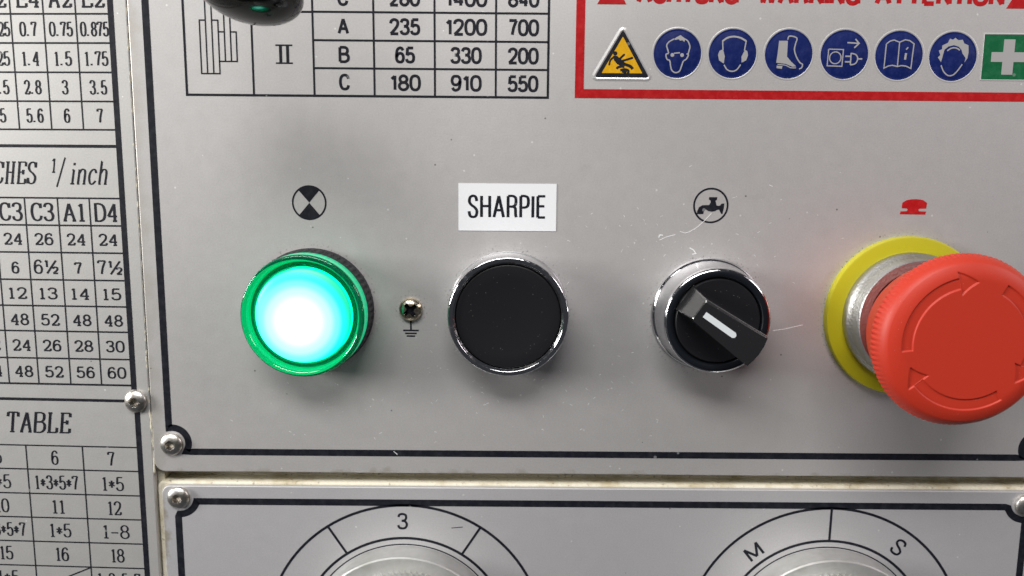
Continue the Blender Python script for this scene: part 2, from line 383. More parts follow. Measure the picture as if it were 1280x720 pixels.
SERIF = {
 '.': (.36, [('l', [(.22, 0), (.22, .12)])]),
 '1': (.34, [('l', [(.5, 0), (.5, 1)]), ('l', [(.5, .97), (.12, .84)]), ('l', [(.08, 0), (.92, 0)])]),
 '2': (.50, G['2'][1]+[('l', [(.97, 0), (1, .2)])]),
 '4': (.54, G['4'][1]+[('l', [(.5, 0), (.98, 0)])]),
 '7': (.50, G['7'][1]+[('l', [(.03, 1), (.03, .82)])]),
 'A': (.66, [('l', [(.1, 0), (.5, 1)]), ('l', [(.5, 1), (.9, 0)]), ('l', [(.24, .36), (.76, .36)]), ('l', [(-.02, 0), (.26, 0)]), ('l', [(.72, 0), (1.02, 0)])]),
 'E': (.58, [('l', [(.2, 0), (.2, 1)]), ('l', [(.0, 1), (.96, 1)]), ('l', [(.2, .53), (.7, .53)]), ('l', [(.0, 0), (1, 0)]), ('l', [(.96, 1), (.98, .8)]), ('l', [(1, 0), (1, .22)]), ('l', [(.7, .42), (.7, .64)])]),
 'H': (.66, [('l', [(.2, 0), (.2, 1)]), ('l', [(.8, 0), (.8, 1)]), ('l', [(.2, .52), (.8, .52)])]+[('l', [(a, b), (a+.38, b)]) for a in (.0, .62) for b in (0, 1)]),
 'T': (.60, [('l', [(.5, 0), (.5, 1)]), ('l', [(.02, 1), (.98, 1)]), ('l', [(.02, 1), (.0, .78)]), ('l', [(.98, 1), (1, .78)]), ('l', [(.28, 0), (.72, 0)])]),
 'L': (.56, [('l', [(.22, 0), (.22, 1)]), ('l', [(.0, 1), (.44, 1)]), ('l', [(0, 0), (1, 0)]), ('l', [(1, 0), (1, .25)])]),
 'D': (.60, G['D'][1]+[('l', [(-.08, 0), (.1, 0)]), ('l', [(-.08, 1), (.1, 1)])]),
 'B': (.58, G['B'][1]+[('l', [(-.08, 0), (.1, 0)]), ('l', [(-.08, 1), (.1, 1)])]),
 'C': (.58, G['C'][1]+[('l', [(.95, .72), (.95, 1.0)])]),
 'S': (.54, G['S'][1]+[('l', [(.94, .75), (.94, 1.0)]), ('l', [(.03, .25), (.03, 0)])]),
 'N': (.66, [('l', [(.2, 0), (.2, 1)]), ('l', [(.85, 0), (.85, 1)]), ('l', [(.2, 1), (.85, 0)]), ('l', [(0, 0), (.4, 0)]), ('l', [(.65, 1), (1, 1)]), ('l', [(0, 1), (.2, 1)])]),
 'I': (.34, [('l', [(.5, 0), (.5, 1)]), ('l', [(.1, 0), (.9, 0)]), ('l', [(.1, 1), (.9, 1)])]),
}
def run(txt): # split multi-character glyphs
    out = []; i = 0
    while i < len(txt):
        if txt[i:i+2] in ('h/', '^1'): out.append(txt[i:i+2]); i += 2
        else: out.append(txt[i]); i += 1
    return out
def write(mb, txt, x0, x1, z0, z1, wv=.5, wh=None, serif=False, gap=.17, italic=0., mapf=None, tall=None, h0=0., h1=.03):
    """letters with stroke centres fitted to the box x0..x1 (x1 None: natural width), baseline z0, top z1"""
    wh = wv if wh is None else wh
    if serif: wv, wh = wv*1.22, wh*1.35
    else: wv, wh = wv*1.12, wh*1.08
    x0 += wv/2; z0 += wh/2; z1 -= wh/2
    H = z1-z0; gl = [(SERIF.get(g) if serif and g in SERIF else G[g]) for g in run(txt)]
    tot = sum(g[0] for g in gl)+gap*(len(gl)-1)
    k = H if x1 is None else (x1-wv/2-x0)/max(tot, 1e-6)
    x = x0
    for w_, st in gl:
        for kind, pts in st:
            q = [(x+px*w_*k+italic*py*H, z0+py*H) for px, py in pts]
            if mapf: q = [mapf(*p) for p in q]
            if kind == 'c': q = catmull(q)
            mb.stroke(q, wv, wh, h0, h1, closed=(kind == 'o'))
        x += (w_+gap)*k
def text(name, txt, x0, x1, z0, z1, wv, parent, m=None, **kw):
    mb = MB(); write(mb, txt, x0, x1, z0, z1, wv, **kw); return mb.build(name, m or K_black, parent)

# ------------------------------------------------------------------ setting: the machine's enamelled castings
mb = MB()
def hull(x0, x1, z0, z1, hb, hf, r=1.2, seg=5):
    """box with rounded front edges, front at height hf, back at hb"""
    rings = []
    for i in range(seg+1):
        a = PI/2*i/seg; ins = r*(1-math.cos(a)); hh = hf-r+r*math.sin(a)
        rings.append([mb.vert(x, hh, z) for x, z in rrect(x0+ins, x1-ins, z0+ins, z1-ins, 1.5)])
    bk = [mb.vert(x, hb, z) for x, z in rrect(x0, x1, z0, z1, 1.5)]
    mb.quadstrip(bk, rings[0], True)
    for A, B in zip(rings, rings[1:]): mb.quadstrip(A, B, True)
    mb.f.append(tuple(rings[-1]))
hull(-93.2, 240, -76.3, 160, -60, -1.5, .5)       # upper box
hull(-92.6, 240, -220, -79.1, -60, -1.1, .8)      # lower casting
mb.box(-300, -89, -59.8, -9.0, -215, 158)          # body behind the chart plate
mb.box(-93.1, -91.0, -59.7, -2.4, -81, -74)          # web joining the two castings
mb.box(-93, 239, -59.9, -6.0, -82, -70)             # shadowed joint between them
o = mb.build('machine_housing', M_cream, None, smooth=True); tag(o, kind='structure')
# hardened bead of cream paint squeezed up between the two upper plates
mb = MB(); z = 55.
pts = []; rad = []
while z > -77.5:
    pts.append((-92.85+random.uniform(-.10, .10)+(.25 if z < -60 else 0), -.25+random.uniform(-.08, .10), z)); rad.append(random.uniform(.06, .24)*(1.8 if z < -58 else 1)); z -= 1.0
mb.tube(pts, rad, 8)
o = mb.build('paint_bead', M_cream, None, smooth=True, angle=180); tag(o, kind='structure')

# ------------------------------------------------------------------ plates
def plate(name, x0, x1, z0, z1, m, parent, r=3.0, hb=-1.5, bev=.25):
    mb = MB(); P_ = rrect(x0, x1, z0, z1, r, 8)
    cxs = (x0+x1)/2; czs = (z0+z1)/2
    def inset(d): return rrect(x0+d, x1-d, z0+d, z1-d, r-d*.5, 8)
    rings = [[mb.vert(x, hh, z) for x, z in inset(d)] for d, hh in ((0, hb), (0, -bev), (bev*.3, -bev*.3), (bev, 0))]
    for A, B in zip(rings, rings[1:]): mb.quadstrip(A, B, True)
    mb.f.append(tuple(rings[-1]))
    return mb.build(name, m, parent)
def border(mb, pts, wd, closed=False): mb.stroke(pts, wd, wd, 0, .03, closed)

# ---- main control panel
cp = empty('control_panel'); tag(cp, 'large silver control panel with black border carrying the lit lamp, buttons and emergency stop', 'control panel')
plate('plate', -92.45, 143.5, -76.0, 70, M_panel, cp)
mb = MB()
sx, sz, rr_ = -87.3, -68.2, 4.1
bz = -70.55
a_end = math.degrees(math.atan2(bz-sz, math.sqrt(rr_**2-(bz-sz)**2)))
path = [(-88.1, 68)]+[(-88.1, sz+math.sqrt(rr_**2-.64)+.4)]
arcp = arc(sx, sz, rr_, 101, a_end, 24)
rx = 137.5; arcr = arc(rx, sz, rr_, 180-a_end, 79, 24)
border(mb, path+arcp+[(-82.3, bz), (rx-5.2, bz)]+arcr+[(138.4, 68)], 1.75)
mb.build('border_line', K_black, cp)

# speed chart
ch = MB()
lw = .50
cols = (-79.1, -62.8, -48.05, -33.4, -18.7, -3.9, 8.8); rows = (52.9, 46.3, 39.75, 33.15, 26.6, 20.05)
ch.stroke([(cols[0], 60), (cols[0], 20.05), (cols[-1], 20.05), (cols[-1], 60)], lw+.08)
ch.stroke([(cols[1], 60), (cols[1], 20.05)], lw)
for x in cols[2:-1]: ch.stroke([(x, 60), (x, 20.05)], lw)
for z in rows[:-1]: ch.stroke([(cols[2], z), (cols[-1], z)], lw)
ch.stroke([(cols[0], 39.75+13.1), (cols[2], 39.75+13.1)], lw)
ch.stroke([(cols[1], 39.7), (cols[2], 39.7)], lw)
chart = ch.build('speed_chart', K_black, cp)
g = MB()
for x, zt, zb in ((-75.3, 37.6, 25.1), (-73.85, 50, 25.1), (-72.35, 50, 25.1), (-70.85, 37.6, 25.1), (-69.4, 50, 28), (-67.95, 50, 28), (-66.55, 34.9, 28)):
    g.stroke([(x, zt), (x, zb)], .34)
g.stroke([(-75.45, 37.6), (-73.85, 37.6)], .34); g.stroke([(-72.35, 37.6), (-70.7, 37.6)], .34)
g.stroke([(-70.85, 34.9), (-69.4, 34.9)], .34); g.stroke([(-67.95, 34.9), (-66.4, 34.9)], .34)
g.stroke([(-75.45, 25.1), (-70.7, 25.1)], .34); g.stroke([(-70.85, 28), (-66.4, 28)], .34)
g.build('gear_diagram', K_black, chart)
g = MB()
for x in (-56.0, -54.3): g.stroke([(x, 27.7), (x, 31.9)], .72)
for z in (27.7, 31.9): g.stroke([(-57.2, z), (-53.1, z)], .38)
g.build('roman_numeral', K_black, chart)
for z, ltr in ((41.1, 'C'), (34.45, 'A'), (27.85, 'B'), (21.35, 'C')):
    text('letter', ltr, -42.1, -39.3, z, z+4.0, .62, chart)
for z, vals in ((41.1, ('280', '1400', '840')), (34.45, ('235', '1200', '700')), (27.85, ('65', '330', '200')), (21.3, ('180', '910', '550'))):
    for v, (a, b_) in zip(vals, ((-29.7, -22.1), (-16.2, -6.0), (-1.1, 6.5))):
        if len(v) == 2: a, b_ = -28.4, -23.4
        if v in ('330', '910'): a, b_ = -15.0, -7.3
        text('number', v, a, b_, z, z+4.0, .63, chart, gap=.17)

# red framed safety notice
mb = MB(); mb.stroke([(16.45, 60), (16.45, 21.1), (140-8.5, 21.1), (140-8.5, 60)], 2.15, 2.15, 0, .05)
wf = mb.build('warning_frame', K_red, cp)
def etch(mb, pts, wd=.15, hh=.06):
    """raised lip whose inner slope faces the print, as an etched edge does"""
    n = len(pts); ar = sum(pts[i-1][0]*pts[i][1]-pts[i][0]*pts[i-1][1] for i in range(n))
    if ar < 0: pts = pts[::-1]
    def off(d):
        out = []
        for i, p in enumerate(pts):
            a, b = pts[i-1], pts[(i+1) % n]
            n1 = Vector((p[1]-a[1], a[0]-p[0])); n2 = Vector((b[1]-p[1], p[0]-b[0]))
            n1.normalize(); n2.normalize(); m_ = (n1+n2)
            if m_.length < 1e-6: m_ = n1
            m_.normalize(); k = d/max(.5, m_.dot(n1)); out.append((p[0]+m_.x*k, p[1]+m_.y*k))
        return out
    A = [mb.vert(x, .02, z) for x, z in pts]; B = [mb.vert(x, hh, z) for x, z in off(wd)]; C = [mb.vert(x, 0.0, z) for x, z in off(wd*3)]
    mb.quadstrip(B, A, True); mb.quadstrip(C, B, True)
text('heading', 'ACHTUNG', 29.7, 54.4, 42.2, 47.2, 1.0, wf, K_red, gap=.2)
text('heading', 'WARNING', 58.6, 83.6, 42.2, 47.2, 1.0, wf, K_red, gap=.2)
text('heading', 'ATTENTION', 86.9, 118.2, 42.3, 47.3, 1.0, wf, K_red, gap=.2)
for x in (23.85, 122.2):
    mb = MB(); zz = 42.05 if x < 50 else 41.85
    mb.poly([(x-3.5, zz), (x+3.5, zz), (x, zz+6.2)], 0, .05); mb.build('alert_triangle', K_red, wf)
# slipping hazard triangle
def tri(cx, zb, wd, ht, r=.5):
    P3 = [(cx-wd/2, zb), (cx+wd/2, zb), (cx, zb+ht)]; out = []
    for i in range(3):
        p = Vector(P3[i]); a = (Vector(P3[i-1])-p).normalized(); b = (Vector(P3[(i+1) % 3])-p).normalized()
        for t in (0, .25, .5, .75, 1):
            q = (p+a*r)*(1-t)**2+p*2*t*(1-t)+(p+b*r)*t*t; out.append((q.x, q.y))
    return out
mb = MB(); mb.poly(tri(26.75, 24.95, 13.3, 11.3, .8), 0, .03); wt = mb.build('warning_triangle', K_black, cp)
mb = MB(); mb.poly(tri(26.75, 26.0, 9.9, 8.6, .2), 0, .05); mb.build('yellow_field', K_yellow, wt)
mb = MB(); etch(mb, tri(26.75, 24.95, 13.3, 11.3, .8), .30, .12); mb.build('etched_rim', K_rim, wt)
def T(x, y): return (26.75+(x-350)*.0215, 36.2-(y-75)*.0214)
mb = MB(); HH = .072
mb.poly([T(268+24*math.cos(a/9*PI), 335+24*math.sin(a/9*PI)) for a in range(18)], 0, HH)
mb.poly([T(*p) for p in ((245, 360), (290, 362), (375, 430), (385, 470), (340, 478), (290, 450), (255, 410))], 0, HH)
for pl, wd in (([(255, 375), (215, 410), (203, 466)], .45), ([(320, 395), (350, 365), (375, 342)], .5), ([(335, 420), (390, 405), (468, 380)], .5),
               ([(355, 445), (400, 460), (445, 478), (470, 505)], .7), ([(375, 480), (340, 478), (300, 490), (290, 505)], .6), ([(330, 520), (380, 510), (420, 525), (415, 560)], .6), ([(350, 530), (400, 545)], .6)):
    mb.stroke(catmull([T(*p) for p in pl]), wd, wd, 0, HH)
mb.build('slipping_figure', K_black, wt)
# round blue instruction signs
def sign(cx, cz, r=5.75):
    mb = MB(); mb.lathe([(r, 0), (r, .03), (r-.25, .035), (r-.3, .02), (r-.45, .02), (r-.5, .035), (0, .035)], 0, 0, 64)
    o = mb.build('instruction_sign', K_blue, cp, smooth=True); o.location = (cx*MM, 0, cz*MM)
    mb = MB(); etch(mb, circ(0, 0, r+.02), .16, .075); mb.build('etched_rim', K_rim, o, smooth=True)
    return o
def picto(o, c, k, strokes=(), polys=(), rings=()):
    mb = MB(); m_ = lambda p: ((p[0]-c[0])*k, -(p[1]-c[1])*k)
    for pl, wd, sm in strokes:
        q = [m_(p) for p in pl]; mb.stroke(catmull(q) if sm else q, wd, wd, 0, .062)
    for pl in polys: mb.poly([m_(p) for p in pl], 0, .062)
    for x, y, r, wd in rings: 
        if wd: mb.stroke([m_(p) for p in circ(x, y, r, 32)], wd, wd, 0, .062, True)
        else: mb.poly([m_(p) for p in circ(x, y, r, 20)], 0, .062)
    mb.build('pictogram', K_metal, o)
cxs = (40.05, 53.4, 67.0, 80.5, 93.75, 106.85); czs = (30.7, 30.8, 30.8, 30.8, 30.7, 30.55)
sg = [sign(x, z) for x, z in zip(cxs, czs)]
picto(sg[0], (627, 283), .0452, [([(606, 207), (580, 222), (568, 240), (574, 262), (580, 280)], .3, 1), ([(660, 205), (680, 217), (692, 245), (688, 268), (684, 284)], .3, 1),
      ([(580, 282), (566, 288), (572, 312), (587, 320), (593, 350), (602, 372), (622, 382), (642, 372), (652, 345), (660, 322), (676, 310), (686, 288), (676, 284)], .3, 1), ([(608, 281), (640, 278)], .28, 0)],
      [[(606, 207), (622, 196), (640, 187), (654, 197), (666, 206), (662, 222), (650, 213), (640, 216), (630, 208), (612, 212)]], [(600, 290, 10, 0), (652, 290, 10, 0)])
picto(sg[1], (348, 170), .0422, [([(286, 102), (315, 82), (350, 75), (390, 82), (424, 100)], .42, 1), ([(288, 102), (292, 150)], .3, 0), ([(423, 98), (415, 152)], .3, 0),
      ([(302, 232), (320, 258), (347, 268), (375, 260), (397, 230)], .3, 1)], [[(292, 145), (272, 155), (265, 178), (272, 208), (300, 225), (304, 185)], [(418, 148), (432, 155), (437, 178), (428, 206), (402, 220), (400, 186)]])
picto(sg[2], (665, 172), .0422, [([(655, 92), (664, 72), (706, 82), (700, 118), (697, 150), (712, 190), (732, 218), (747, 228), (744, 246), (730, 254)], .3, 1), ([(604, 229), (650, 234), (680, 247), (712, 248)], .22, 1)],
      [[(606, 98), (656, 98), (656, 185), (680, 212), (712, 240), (690, 242), (650, 226), (596, 220), (602, 160)], [(600, 236), (633, 238), (630, 254), (600, 250)]])
picto(sg[3], (982, 175), .0422, [([(890, 145), (975, 147), (972, 240), (887, 238), (890, 145)], .26, 0), ([(995, 108), (1060, 112)], .34, 0), ([(1040, 88), (1062, 112), (1036, 137)], .34, 0),
      ([(1020, 165), (1020, 232)], .3, 0), ([(1020, 167), (1048, 175), (1060, 198), (1048, 224), (1020, 232)], .3, 1), ([(988, 184), (1020, 184)], .34, 0), ([(988, 215), (1020, 215)], .34, 0), ([(1060, 198), (1086, 198)], .34, 0)], [], [(931, 193, 33, .26)])
picto(sg[4], (612, 295), .0452, [([(540, 235), (560, 220), (580, 215), (610, 226), (640, 213), (665, 218), (688, 234), (684, 300), (681, 362), (655, 350), (630, 347), (608, 352), (580, 346), (558, 350), (536, 362), (538, 300), (540, 235)], .28, 0),
      ([(610, 226), (608, 350)], .26, 0), ([(649, 282), (646, 316)], .5, 0), ([(648, 264), (658, 252)], .3, 0)])
picto(sg[5], (370, 365), .02145, [([(300, 302), (335, 278), (370, 268), (410, 275), (442, 295)], .30, 1), ([(244, 460), (272, 520), (310, 560), (345, 575), (390, 565), (435, 520), (482, 448)], .28, 1)],
      [[(240, 425), (200, 375), (226, 350), (205, 300), (240, 285), (240, 245), (300, 215), (320, 170), (355, 180), (380, 160), (415, 185), (465, 180), (485, 220), (535, 240), (542, 320), (535, 380), (505, 428), (515, 380), (475, 330), (460, 290), (425, 255), (370, 240), (310, 255), (268, 290), (255, 350)]])
mb = MB(); gp = [(114.15, 25.25), (131-4, 25.25), (131-4, 35.8), (114.15, 35.8)]; mb.poly(gp, 0, .03); gs = mb.build('first_aid_sign', K_green, cp)
mb = MB(); etch(mb, gp, .14, .06); mb.build('etched_rim', K_rim, gs)
mb = MB(); cx, cz = 120.3, 30.55; a, c_ = 1.35, 4.15
mb.poly([(cx-c_, cz-a*.85), (cx-a, cz-a*.85), (cx-a, cz-c_), (cx+a, cz-c_), (cx+a, cz-a*.85), (cx+c_, cz-a*.85), (cx+c_, cz+a*.85), (cx+a, cz+a*.85), (cx+a, cz+c_), (cx-a, cz+c_), (cx-a, cz+a*.85), (cx-c_, cz+a*.85)], 0, .06)
mb.build('cross', K_metal, gs)

# symbols over the controls
mb = MB(); cx, cz = -50.1, -5.9
mb.stroke(circ(cx, cz, 4.1), .42, .42, 0, .03, True)
for a0, a1 in ((50, 130), (230, 310)): mb.poly([(cx, cz+(.04 if a0 < 90 else -.04))]+arc(cx, cz, 3.95, a0, a1, 16), 0, .03)
mb.build('lamp_symbol', K_black, cp)
mb = MB(); cx, cz, k = 49.75, -5.8, .01389
mb.stroke(circ(cx, cz, 4.18), .46, .46, 0, .03, True)
mb.poly([(cx+(x-550)*k, cz-(y-380)*k) for x, y in ((300, 535), (310, 480), (340, 410), (400, 375), (520, 370), (545, 320), (540, 290), (510, 270), (515, 230), (660, 230), (655, 275), (630, 295), (650, 375), (690, 385), (720, 375), (740, 345), (790, 340), (785, 420), (765, 530), (740, 525), (700, 450), (660, 460), (630, 480), (570, 490), (510, 480), (460, 450), (430, 490), (420, 535))], 0, .03)
mb.build('tap_symbol', K_black, cp)
mb = MB(); cx, cz, k = 100.3, -5.75, .0111
sp = [(cx+(x-575)*k, cz-(y-330)*k) for x, y in ((310, 240), (400, 180), (500, 160), (600, 155), (700, 163), (780, 180), (865, 240), (855, 365), (700, 370), (680, 395), (700, 425), (860, 430), (845, 500), (270, 495), (285, 430), (420, 425), (445, 395), (420, 365), (305, 360))]
mb.poly(sp, 0, .04); mb.build('stop_symbol', K_red, cp)
mb = MB(); cx = -25.15
mb.stroke([(cx, -34.5), (cx, -38.0)], .46); mb.stroke([(cx-2.0, -38.0), (cx+2.0, -38.0)], .42); mb.stroke([(cx-1.5, -38.75), (cx+1.45, -38.75)], .38); mb.stroke([(cx-1.1, -39.45), (cx+1.05, -39.45)], .38)
mb.build('earth_symbol', K_black, cp)
# bare scratches in the silver
for pl, wd in (([(37.0, -13.9), (37.4, -13.2), (38.1, -13.3)], .3), ([(37.3, -14.5), (39.0, -13.7), (41.2, -13.1)], .16), ([(42.3, -12.3), (43.6, -12.7), (44.7, -12.4), (46.6, -11.2), (48.2, -9.7), (50.0, -7.7)], .15),
               ([(44.9, -16.4), (45.9, -16.9), (46.5, -17.8), (45.6, -18.0)], .28), ([(66.9, -37.4), (70, -36.9), (74.5, -35.8)], .15), ([(-30, -70.0), (-29, -70.9)], .16), ([(64.0, -.6), (64.9, -1.0)], .16)):
    mb = MB(); mb.stroke(pl, wd, wd, 0, .045); mb.build('scratch', K_scratch, cp)

mb = MB(); rnd = random.Random(3)
for i in range(150):
    x, z = rnd.gauss(-8, 26), rnd.gauss(-55, 8)
    if i > 95: x, z = rnd.gauss(44, 16), rnd.gauss(-16, 7)
    if not (-80 < x < 125 and -68 < z < 14): continue
    a = rnd.choice((.5, .7, 2.4, 2.6))+rnd.uniform(-.5, .5); l = rnd.uniform(.15, .8)
    mb.stroke([(x, z), (x+l*.5*math.cos(a), z+l*.5*math.sin(a)+.03), (x+l*math.cos(a), z+l*math.sin(a))], rnd.uniform(.05, .11), None, 0, .01)
o = mb.build('fine_scratch', K_scratch, cp); tag(o, kind='stuff')

# ---- left chart plate, hinged very slightly away
AL = R(2.45)
lp = empty('thread_chart_plate', -92.6-.02, 0, -56.6, -AL); tag(lp, 'silver plate crowded with black ruled number tables at the left edge', 'chart plate')
plate('plate', -70, -.05, -80, 125, M_chart, lp, r=1.2)
mb = MB(); W = 1.45; BX = -3.95
mb.stroke([(BX, 120), (BX, 66), (BX, 2.5)], W); mb.stroke([(-60, -.55), (-5.2, -.55)], .9, .75); mb.stroke([(-3.5, -3.4), (-3.45, -79)], W)
mb.build('border_line', K_black, lp)
lw = .36
# upper table
mb = MB()
for x in (-44.9, -36.8, -28.75, -20.6, -12.6): mb.stroke([(x, 115), (x, 68.1)], lw)
for z in (102.4, 95.5, 88.7, 81.8, 74.9, 68.1): mb.stroke([(-55, z), (BX, z)], .42)
mb.stroke([(-55, 64.1), (BX, 64.1)], .75)
t1 = mb.build('metric_table', K_black, lp)
def cell(txt, xc, wd, z0, ht, par, wv=.42, wh=.24, **kw):
    return text('number', txt, xc-wd/2, xc+wd/2, z0, z0+ht, wv, par, wh=wh, serif=True, **kw)
for i, s_ in enumerate(('C2', 'E4', 'A2', 'E2')): text('heading', s_, (-35.4, -27.5, -19.4, -11.3)[i], (-29.5, -21.2, -13.3, -5.2)[i], 96.9, 101.2, .55, t1, wh=.34, serif=True)
for r_, (z0, vals) in enumerate(((90.2, ('0.625', '0.7', '0.75', '0.875')), (83.3, ('1.25', '1.4', '1.5', '1.75')), (76.5, ('2.5', '2.8', '3', '3.5')), (69.7, ('5', '5.6', '6', '7')))):
    for i, s_ in enumerate(vals):
        wd = {1: 1.75, 3: 4.5, 4: 6.0, 5: 7.2}[len(s_)]; xc = (-32.7, -24.6, -16.5, -8.2)[i]
        cell(s_, xc, wd, z0, 3.5, t1)
# inch table
mb = MB()
for x in (-44.8, -36.8, -28.95, -20.5, -12.4): mb.stroke([(x, 51.3), (x, 3.6)], lw)
for z in (51.35, 44.55, 37.7, 30.75, 24.05, 17.5, 10.4): mb.stroke([(-55, z), (BX, z)], .42)
mb.stroke([(-55, 3.6), (BX, 3.6)], .5)
t2 = mb.build('inch_table', K_black, lp)
text('heading', 'INCHES', -41.6, -25.6, 54.7, 60.3, .50, t2, wh=.26, serif=True, italic=.16)
text('heading', '^1/', -22.2, -18.6, 54.5, 60.9, .32, t2, wh=.26, serif=True, italic=.16)
text('heading', 'inch', -17.2, -7.4, 54.7, 60.6, .46, t2, wh=.26, serif=True, italic=.20)
for i, s_ in enumerate(('A3', 'C3', 'C3', 'A1', 'D4')):
    xc = (-40.8, -32.7, -24.6, -16.5, -8.3)[i]; text('heading', s_, xc-3.1, xc+3.1, 45.5, 50.2, .58, t2, wh=.34, serif=True)
for z0, vals in ((39.5, ('22', '24', '26', '24', '24')), (32.2, ('5h/', '6', '6h/', '7', '7h/')), (25.7, ('11', '12', '13', '14', '15')), (18.9, ('44', '48', '52', '48', '48')), (12.2, ('22', '24', '26', '28', '30')), (5.3, ('44', '48', '52', '56', '60'))):
    for i, s_ in enumerate(vals):
        xc = (-40.8, -32.7, -24.7, -16.4, -8.2)[i]; wd = {1: 2.2, 2: 5.0, 3: 6.6}[len(s_)]
        cell(s_, xc, wd, z0, 3.1 if len(s_) < 3 else 3.7, t2, .44, .30, gap=.2)
# index table
mb = MB()
for x in (-48.9, -33.85, -18.7): mb.stroke([(x, -13.0), (x, -79)], lw)
for z in (-13.0, -19.5, -26.2, -32.85, -39.6, -46.5, -53.2): mb.stroke([(-60, z), (-3.45, z)], .36)
mb.stroke([(-33.85, -53.2), (-18.7, -46.6)], .36)
t3 = mb.build('index_table', K_black, lp)
text('heading', 'TABLE', -38.9, -21.5, -9.6, -3.95, .62, t3, wh=.30, serif=True, italic=.14)
for z0, vals in ((-18.2, ('5', '6', '7')), (-25.0, ('1*5', '1*3*5*7', '1*5')), (-31.7, ('10', '11', '12')), (-38.3, ('1*3*5*7', '1*5', '1-8')), (-45.0, ('15', '16', '18')), (-51.9, ('1*5', None, '1*3*5*7'))):
    for i, s_ in enumerate(vals):
        if not s_: continue
        xc = (-41.6, -26.3, -11.2)[i]; wd = {1: 2.1, 2: 3.8, 3: 6.0, 7: 11.9}[len(s_)]
        if s_ == '1-8': wd = 7.4
        cell(s_, xc, wd, z0, 3.9, t3, .42, .24, gap=.16)

# ---- lower dial plate
dp = empty('dial_plate'); tag(dp, 'lower silver plate with black border and two printed dial rings, below the joint', 'dial plate')
plate('plate', -90.9, 143.5, -170, -79.8, M_dialp, dp, r=2.2, hb=-1.1)
mb = MB(); sx, sz = -86.4, -83.0; r2 = 4.6
def low_notch(cx, sgn):
    ps = []
    zt = -84.1; xt = sgn*math.sqrt(r2*r2-(zt-sz)**2)
    a0 = math.atan2(zt-sz, xt); a1 = math.atan2(-1, -.09*sgn)
    if sgn < 0: a0 %= 2*PI; a1 %= 2*PI
    return [(cx+r2*math.cos(a0+(a1-a0)*i/20), sz+r2*math.sin(a0+(a1-a0)*i/20)) for i in range(21)]
n1 = low_notch(sx, 1); n2 = low_notch(135.9, -1)
border(mb, [(-86.85, -168), (-86.85, -88.35)]+n1[::-1][1:]+[(-81.2, -84.1), (130.6, -84.1)]+n2[1:-1]+[(136.3, -88.35), (136.3, -168)], 1.8)
mb.build('border_line', K_black, dp)
DZ = -121.8
rings = []
for cx, divs in ((-27.5, (33, -33, 99, -99)), (84.7, (0.6, 66, -66))):
    mb = MB()
    mb.stroke(arc(cx, DZ, 37.0, 0, 360, 120)[:-1], .70, .70, 0, .03, True)
    mb.stroke(arc(cx, DZ, 27.9, 0, 360, 120)[:-1], .70, .70, 0, .03, True)
    mb.stroke(arc(cx, DZ, 26.15, 0, 360, 120)[:-1], .32, .32, 0, .03, True)  # dark gap at the knob skirt, painted as a thin black line
    for a in divs:
        s_, c_ = math.sin(R(a)), math.cos(R(a)); mb.stroke([(cx+27.9*s_, DZ+27.9*c_), (cx+37*s_, DZ+37*c_)], .62)
    rings.append(mb.build('dial_ring', K_black, dp))
text('numeral', '3', -29.4, -26.4, -91.5, -86.9, .55, rings[0])
def radial(cx, ang, R0):
    def f(x, z):
        a = R(ang); return (cx+x*math.cos(a)+(R0+z)*math.sin(a), DZ-x*math.sin(a)+(R0+z)*math.cos(a))
    return f
text('letter', 'M', -2.2, 2.2, -2.25, 2.25, .62, rings[1], mapf=radial(84.7, -38.3, 31.5))
text('letter', 'S', -1.7, 1.7, -2.35, 2.35, .55, rings[1], mapf=radial(84.7, 35.5, 32.3))
for pl, wd in (([(-15, -91.0), (-12, -90.7)], .2),):
    mb = MB(); mb.stroke(pl, wd, wd, 0, .03); mb.build('scratch', K_scratch if wd < .15 else K_black, dp)

# ------------------------------------------------------------------ sticker
mb = MB(); mb.box(-12.15, 12.15, 0, .14, -5.85, 5.85)
st = mb.build('name_sticker', M_sticker, None); st.location = (-.85*MM, -.004*MM, -6.65*MM)
tag(st, 'small white sticker with black condensed capitals above the black push button', 'sticker')
text('lettering', 'SHARPIE', -9.95, 9.75, -2.75, 3.1, .66, st, wh=.56, gap=.26, h0=.14, h1=.155)

# ------------------------------------------------------------------ screws
def domed(prof_h, Rm, rec, seg=96, rings=44):
    """domed head with a driver recess: rec(x, z) -> depth"""
    mb = MB(); rows = []
    for k in range(rings+1):
        r = Rm*(1-k/rings)
        if k == rings: rows.append([mb.vert(0, prof_h(0)-rec(0, 0), 0)]); break
        rows.append([mb.vert(r*math.cos(2*PI*i/seg), prof_h(r)-rec(r*math.cos(2*PI*i/seg), r*math.sin(2*PI*i/seg)), r*math.sin(2*PI*i/seg)) for i in range(seg)])
    base = [mb.vert(Rm*math.cos(2*PI*i/seg), -.2, Rm*math.sin(2*PI*i/seg)) for i in range(seg)]
    mb.quadstrip(base, rows[0], True)
    for A, B in zip(rows, rows[1:]):
        if len(B) == 1:
            for i in range(seg): mb.f.append((A[i], A[(i+1) % seg], B[0]))
        else: mb.quadstrip(A, B, True)
    return mb
def hexrec(x, z):
    a = math.atan2(z, x)+.3; r = math.hypot(x, z); s_ = r*math.cos((a % (PI/3))-PI/6)
    t = max(0, min(1, (1.16-s_)/.07)); return 1.7*t*t*(3-2*t)
sc_mesh = domed(lambda r: .25+1.55*math.sqrt(max(0, 1-(r/3.05)**2)) if r > .0 else 1.8, 2.85, hexrec)
